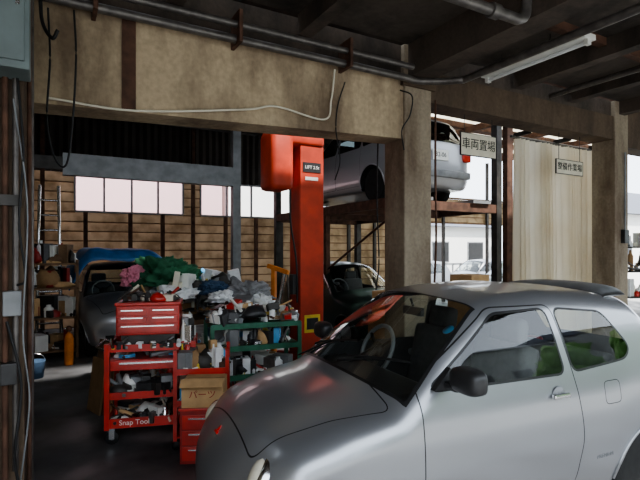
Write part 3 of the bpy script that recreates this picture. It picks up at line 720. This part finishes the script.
# ---------------- left pier equipment ----------------
M_pbox=mat('switchboard_grey',(.18,.225,.225),.5,0,.25,4)
b=B(); b.bx(-.50,-.085,3.02,3.25,2.62,3.4,M_pbox,bev=.01); b.bx(-.48,-.11,3.005,3.02,2.66,3.36,M_pbox,bev=.004); b.bx(-.15,-.13,2.99,3.005,2.95,3.05,M_chrome); b.obj('distribution_board')
b=B()
for i,(x,yy) in enumerate(((-.16,3.22),(-.21,3.22),(-.26,3.22))): b.cyl((x,yy,.0 if i else .4),(x,yy,2.62),.016,(M_pipe,M_rust,M_grey)[i],10)
b.bx(-.22,-.13,3.17,3.25,1.28,1.42,M_grey,bev=.008); b.bx(-.23,-.15,3.16,3.25,.9,1.02,M_plast,bev=.006)
b.bx(-.28,-.13,3.19,3.25,1.9,1.96,M_steel); 
b.tube(spline([(-.15,3.2,2.62),(-.12,3.15,2.2),(-.14,3.15,1.8),(-.11,3.17,1.5),(-.15,3.2,1.45)],8),.007,M_black)
b.tube(spline([(-.2,3.2,1.25),(-.13,3.15,.9),(-.16,3.14,.5),(-.12,3.16,.2),(-.2,3.2,.02)],8),.008,M_black)
b.tube(spline([(-.17,3.2,2.5),(-.10,3.12,1.9),(-.12,3.12,1.2),(-.09,3.14,.8),(-.14,3.18,.3)],8),.005,M_grey)
b.tube([(-.10,3.45,.1),(-.10,3.45,3.8)],.013,M_rust,8); b.tube([(-.10,3.7,.0),(-.10,3.7,3.8)],.02,M_pipe,8)
b.obj('conduit')
def cable(pts,r=.007,m=M_black,name='hanging_cable'):
    b=B(); b.tube(spline(pts,12),r,m,8); b.obj(name)
def cp(px,py,d): x,y=CW(px,d); return (x,y,CAMH+(250-py)*d/480)
cable([cp(48,8,3.3),cp(50,60,3.3),cp(47,120,3.3),cp(55,158,3.3),cp(66,165,3.3),cp(72,130,3.3),cp(76,60,3.3),cp(74,10,3.3)],.007)
cable([cp(40,-20,3.2),cp(42,20,3.2),cp(52,38,3.2),cp(58,30,3.2)],.012)
cable([(0.0,3.99,2.75),(.6,3.98,2.74),(1.5,3.98,2.88),(1.8,3.98,2.95),(2.3,3.98,2.90),(2.38,3.98,3.1),(2.42,3.98,3.4)],.009,M_cream)
cable([cp(345,82,4.7),cp(338,105,4.7),cp(336,130,4.7),cp(340,160,4.7),cp(335,180,4.8)],.006)
cable([cp(400,90,4.9),cp(412,96,4.85),cp(410,115,4.85),cp(402,130,4.88),cp(404,150,4.88)],.007)
cable([cp(378,140,5.6),cp(377,200,5.6),cp(379,260,5.6),cp(376,290,5.6)],.008)
cable([(3.72,4.0,1.2),(3.72,3.97,1.8),(3.71,3.97,2.5),(3.72,3.98,3.3)],.012,M_rust)
b=B(); b.bx(7.4,7.52,3.94,4.0,1.75,1.95,M_plast,bev=.006); b.cyl((7.46,3.97,1.95),(7.46,3.97,3.1),.012,M_grey); b.obj('switch_box')
x,y=CW(634,7.6)
b=B()
for s_ in (-.2,.2): b.bx(s_-.02,s_+.02,-.02,.02,0,1.7,M_steel)
for z in (.5,.9,1.3,1.68): b.bx(-.22,.22,-.16,.16,z,z+.02,M_steel)
b.bx(-.02,.02,-.16,.16,0,.5,M_steel)
junk(b,-.2,.2,-.14,.14,1.32,16,90,.3,.14); junk(b,-.2,.2,-.14,.14,.92,10,91,.3,.14); junk(b,-.2,.2,-.14,.14,1.7,10,92,.25,.14)
b.obj('equipment_stand',(x,y,0),-.3)
# ---------------- outside ----------------
M_owall=mat('outside_wall_white',(.85,.84,.81),.8,0,.08,.5)
M_opink=mat('outside_wall_pink',(.66,.44,.45),.8,0,.06,.5)
M_ogrey=mat('outside_wall_grey',(.36,.36,.35),.8,0,.08,.5)
M_roof=mat('roof_tile',(.12,.13,.16),.6,0,.08,.4)
M_leaf=mat('leaves',(.12,.26,.06),.8,0,.3,2)
def house(name,x0,x1,y0,y1,h,m,face):
    b=B(); b.bx(x0,x1,y0,y1,-.16,h,m); ym=(y0+y1)/2
    b.add([(x0-.4,y0-.4,h),(x1+.4,y0-.4,h),(x1+.4,y1+.4,h),(x0-.4,y1+.4,h),(x0-.4,ym,h+1.6),(x1+.4,ym,h+1.6)],[(0,1,5,4),(2,3,4,5),(1,2,5),(3,0,4),(0,3,2,1)],M_roof)
    yf=y0 if face<0 else y1
    n=int((x1-x0)/2.4)
    for k in range(n):
        for z in ((1.0,) if h<5 or face<0 else (1.0,3.6)):
            xc=x0+(k+.5)*(x1-x0)/n; b.bx(xc-.6,xc+.6,yf-.04,yf+.04,z,z+1.1,M_grey); b.bx(xc-.54,xc+.54,yf-.06,yf+.06,z+.06,z+1.04,M_plast)
    b.obj(name)
house('house',-6,5.2,16,22,6.0,M_opink,-1)
house('house',5.6,8.4,16.5,22,6.0,M_owall,-1)
house('house',9,22,19,25,2.9,M_owall,-1)
house('house',23,34,13,18,3.4,M_owall,-1)
house('house',-8,4,-20,-13,5.2,M_owall,1)
house('house',8,20,-22,-14,6.0,M_ogrey,1)  # unseen, made taller to keep bright sky out of the side-glass reflections
house('house',22,44,-20,-12,7.5,M_ogrey,1)  # unseen house added so the car's side glass reflects wall instead of sky
def tree(x,y,h,sd):
    b=B(); b.cyl((0,0,-.16),(0,0,h*.5),.12,M_wood,10,.08)
    R=random.Random(sd)
    for k in range(7): b.blob((R.uniform(-.8,.8),R.uniform(-.8,.8),h*.4+R.uniform(0,h*.4)),(.9,.9,.8),M_leaf,seed=sd+k,amp=.4,sub=3,fr=3,flat=False)
    b.obj('tree',(x,y,0))
for i,(x,y) in enumerate(((14,-9),(7,-11),(17.5,-7),(21,-4),(10,-11.5))): tree(x,y,4.5,i*9+1)
vehicle('street_car',KEI,P_white,(10.4,13.6,-.16),math.radians(10),.35)
vehicle('street_car',KEI,P_silver,(14.0,14.2,-.16),math.radians(0),.35)
vehicle('street_car',KEI,P_dark,(9.6,9.0,0),math.radians(-12),.35)
b=B()
for k in range(24): b.bx(9+k*.5,9.06+k*.5,17.5,17.56,-.16,1.0,M_grey)
b.bx(9,20.6,17.5,17.56,.9,1.0,M_grey); b.bx(9,20.6,17.5,17.56,.4,.5,M_grey); b.obj('fence')
# ---------------- light ----------------
w=D.worlds.new('world'); SC.world=w; w.use_nodes=True; nt=w.node_tree; bg=nt.nodes['Background']
bg.inputs[0].default_value=(.83,.91,1.0,1); bg.inputs[1].default_value=3.7
sun=D.lights.new('sun','SUN'); sun.energy=8.; sun.angle=.05; sun.color=(1,.96,.9)
so=D.objects.new('sun',sun); SC.collection.objects.link(so); so.rotation_euler=(math.radians(34),math.radians(18),0)
try: SC.view_settings.look='AgX - Medium High Contrast'
except Exception as e: print(e)
# ---------------- camera ----------------
cd=D.cameras.new('camera'); cd.sensor_width=36; cd.lens=480/640*36; cd.shift_y=10/640; cd.clip_start=.05
co=D.objects.new('camera',cd); SC.collection.objects.link(co); co.location=(0,0,CAMH); co.rotation_euler=(math.pi/2,0,-YAW); SC.camera=co
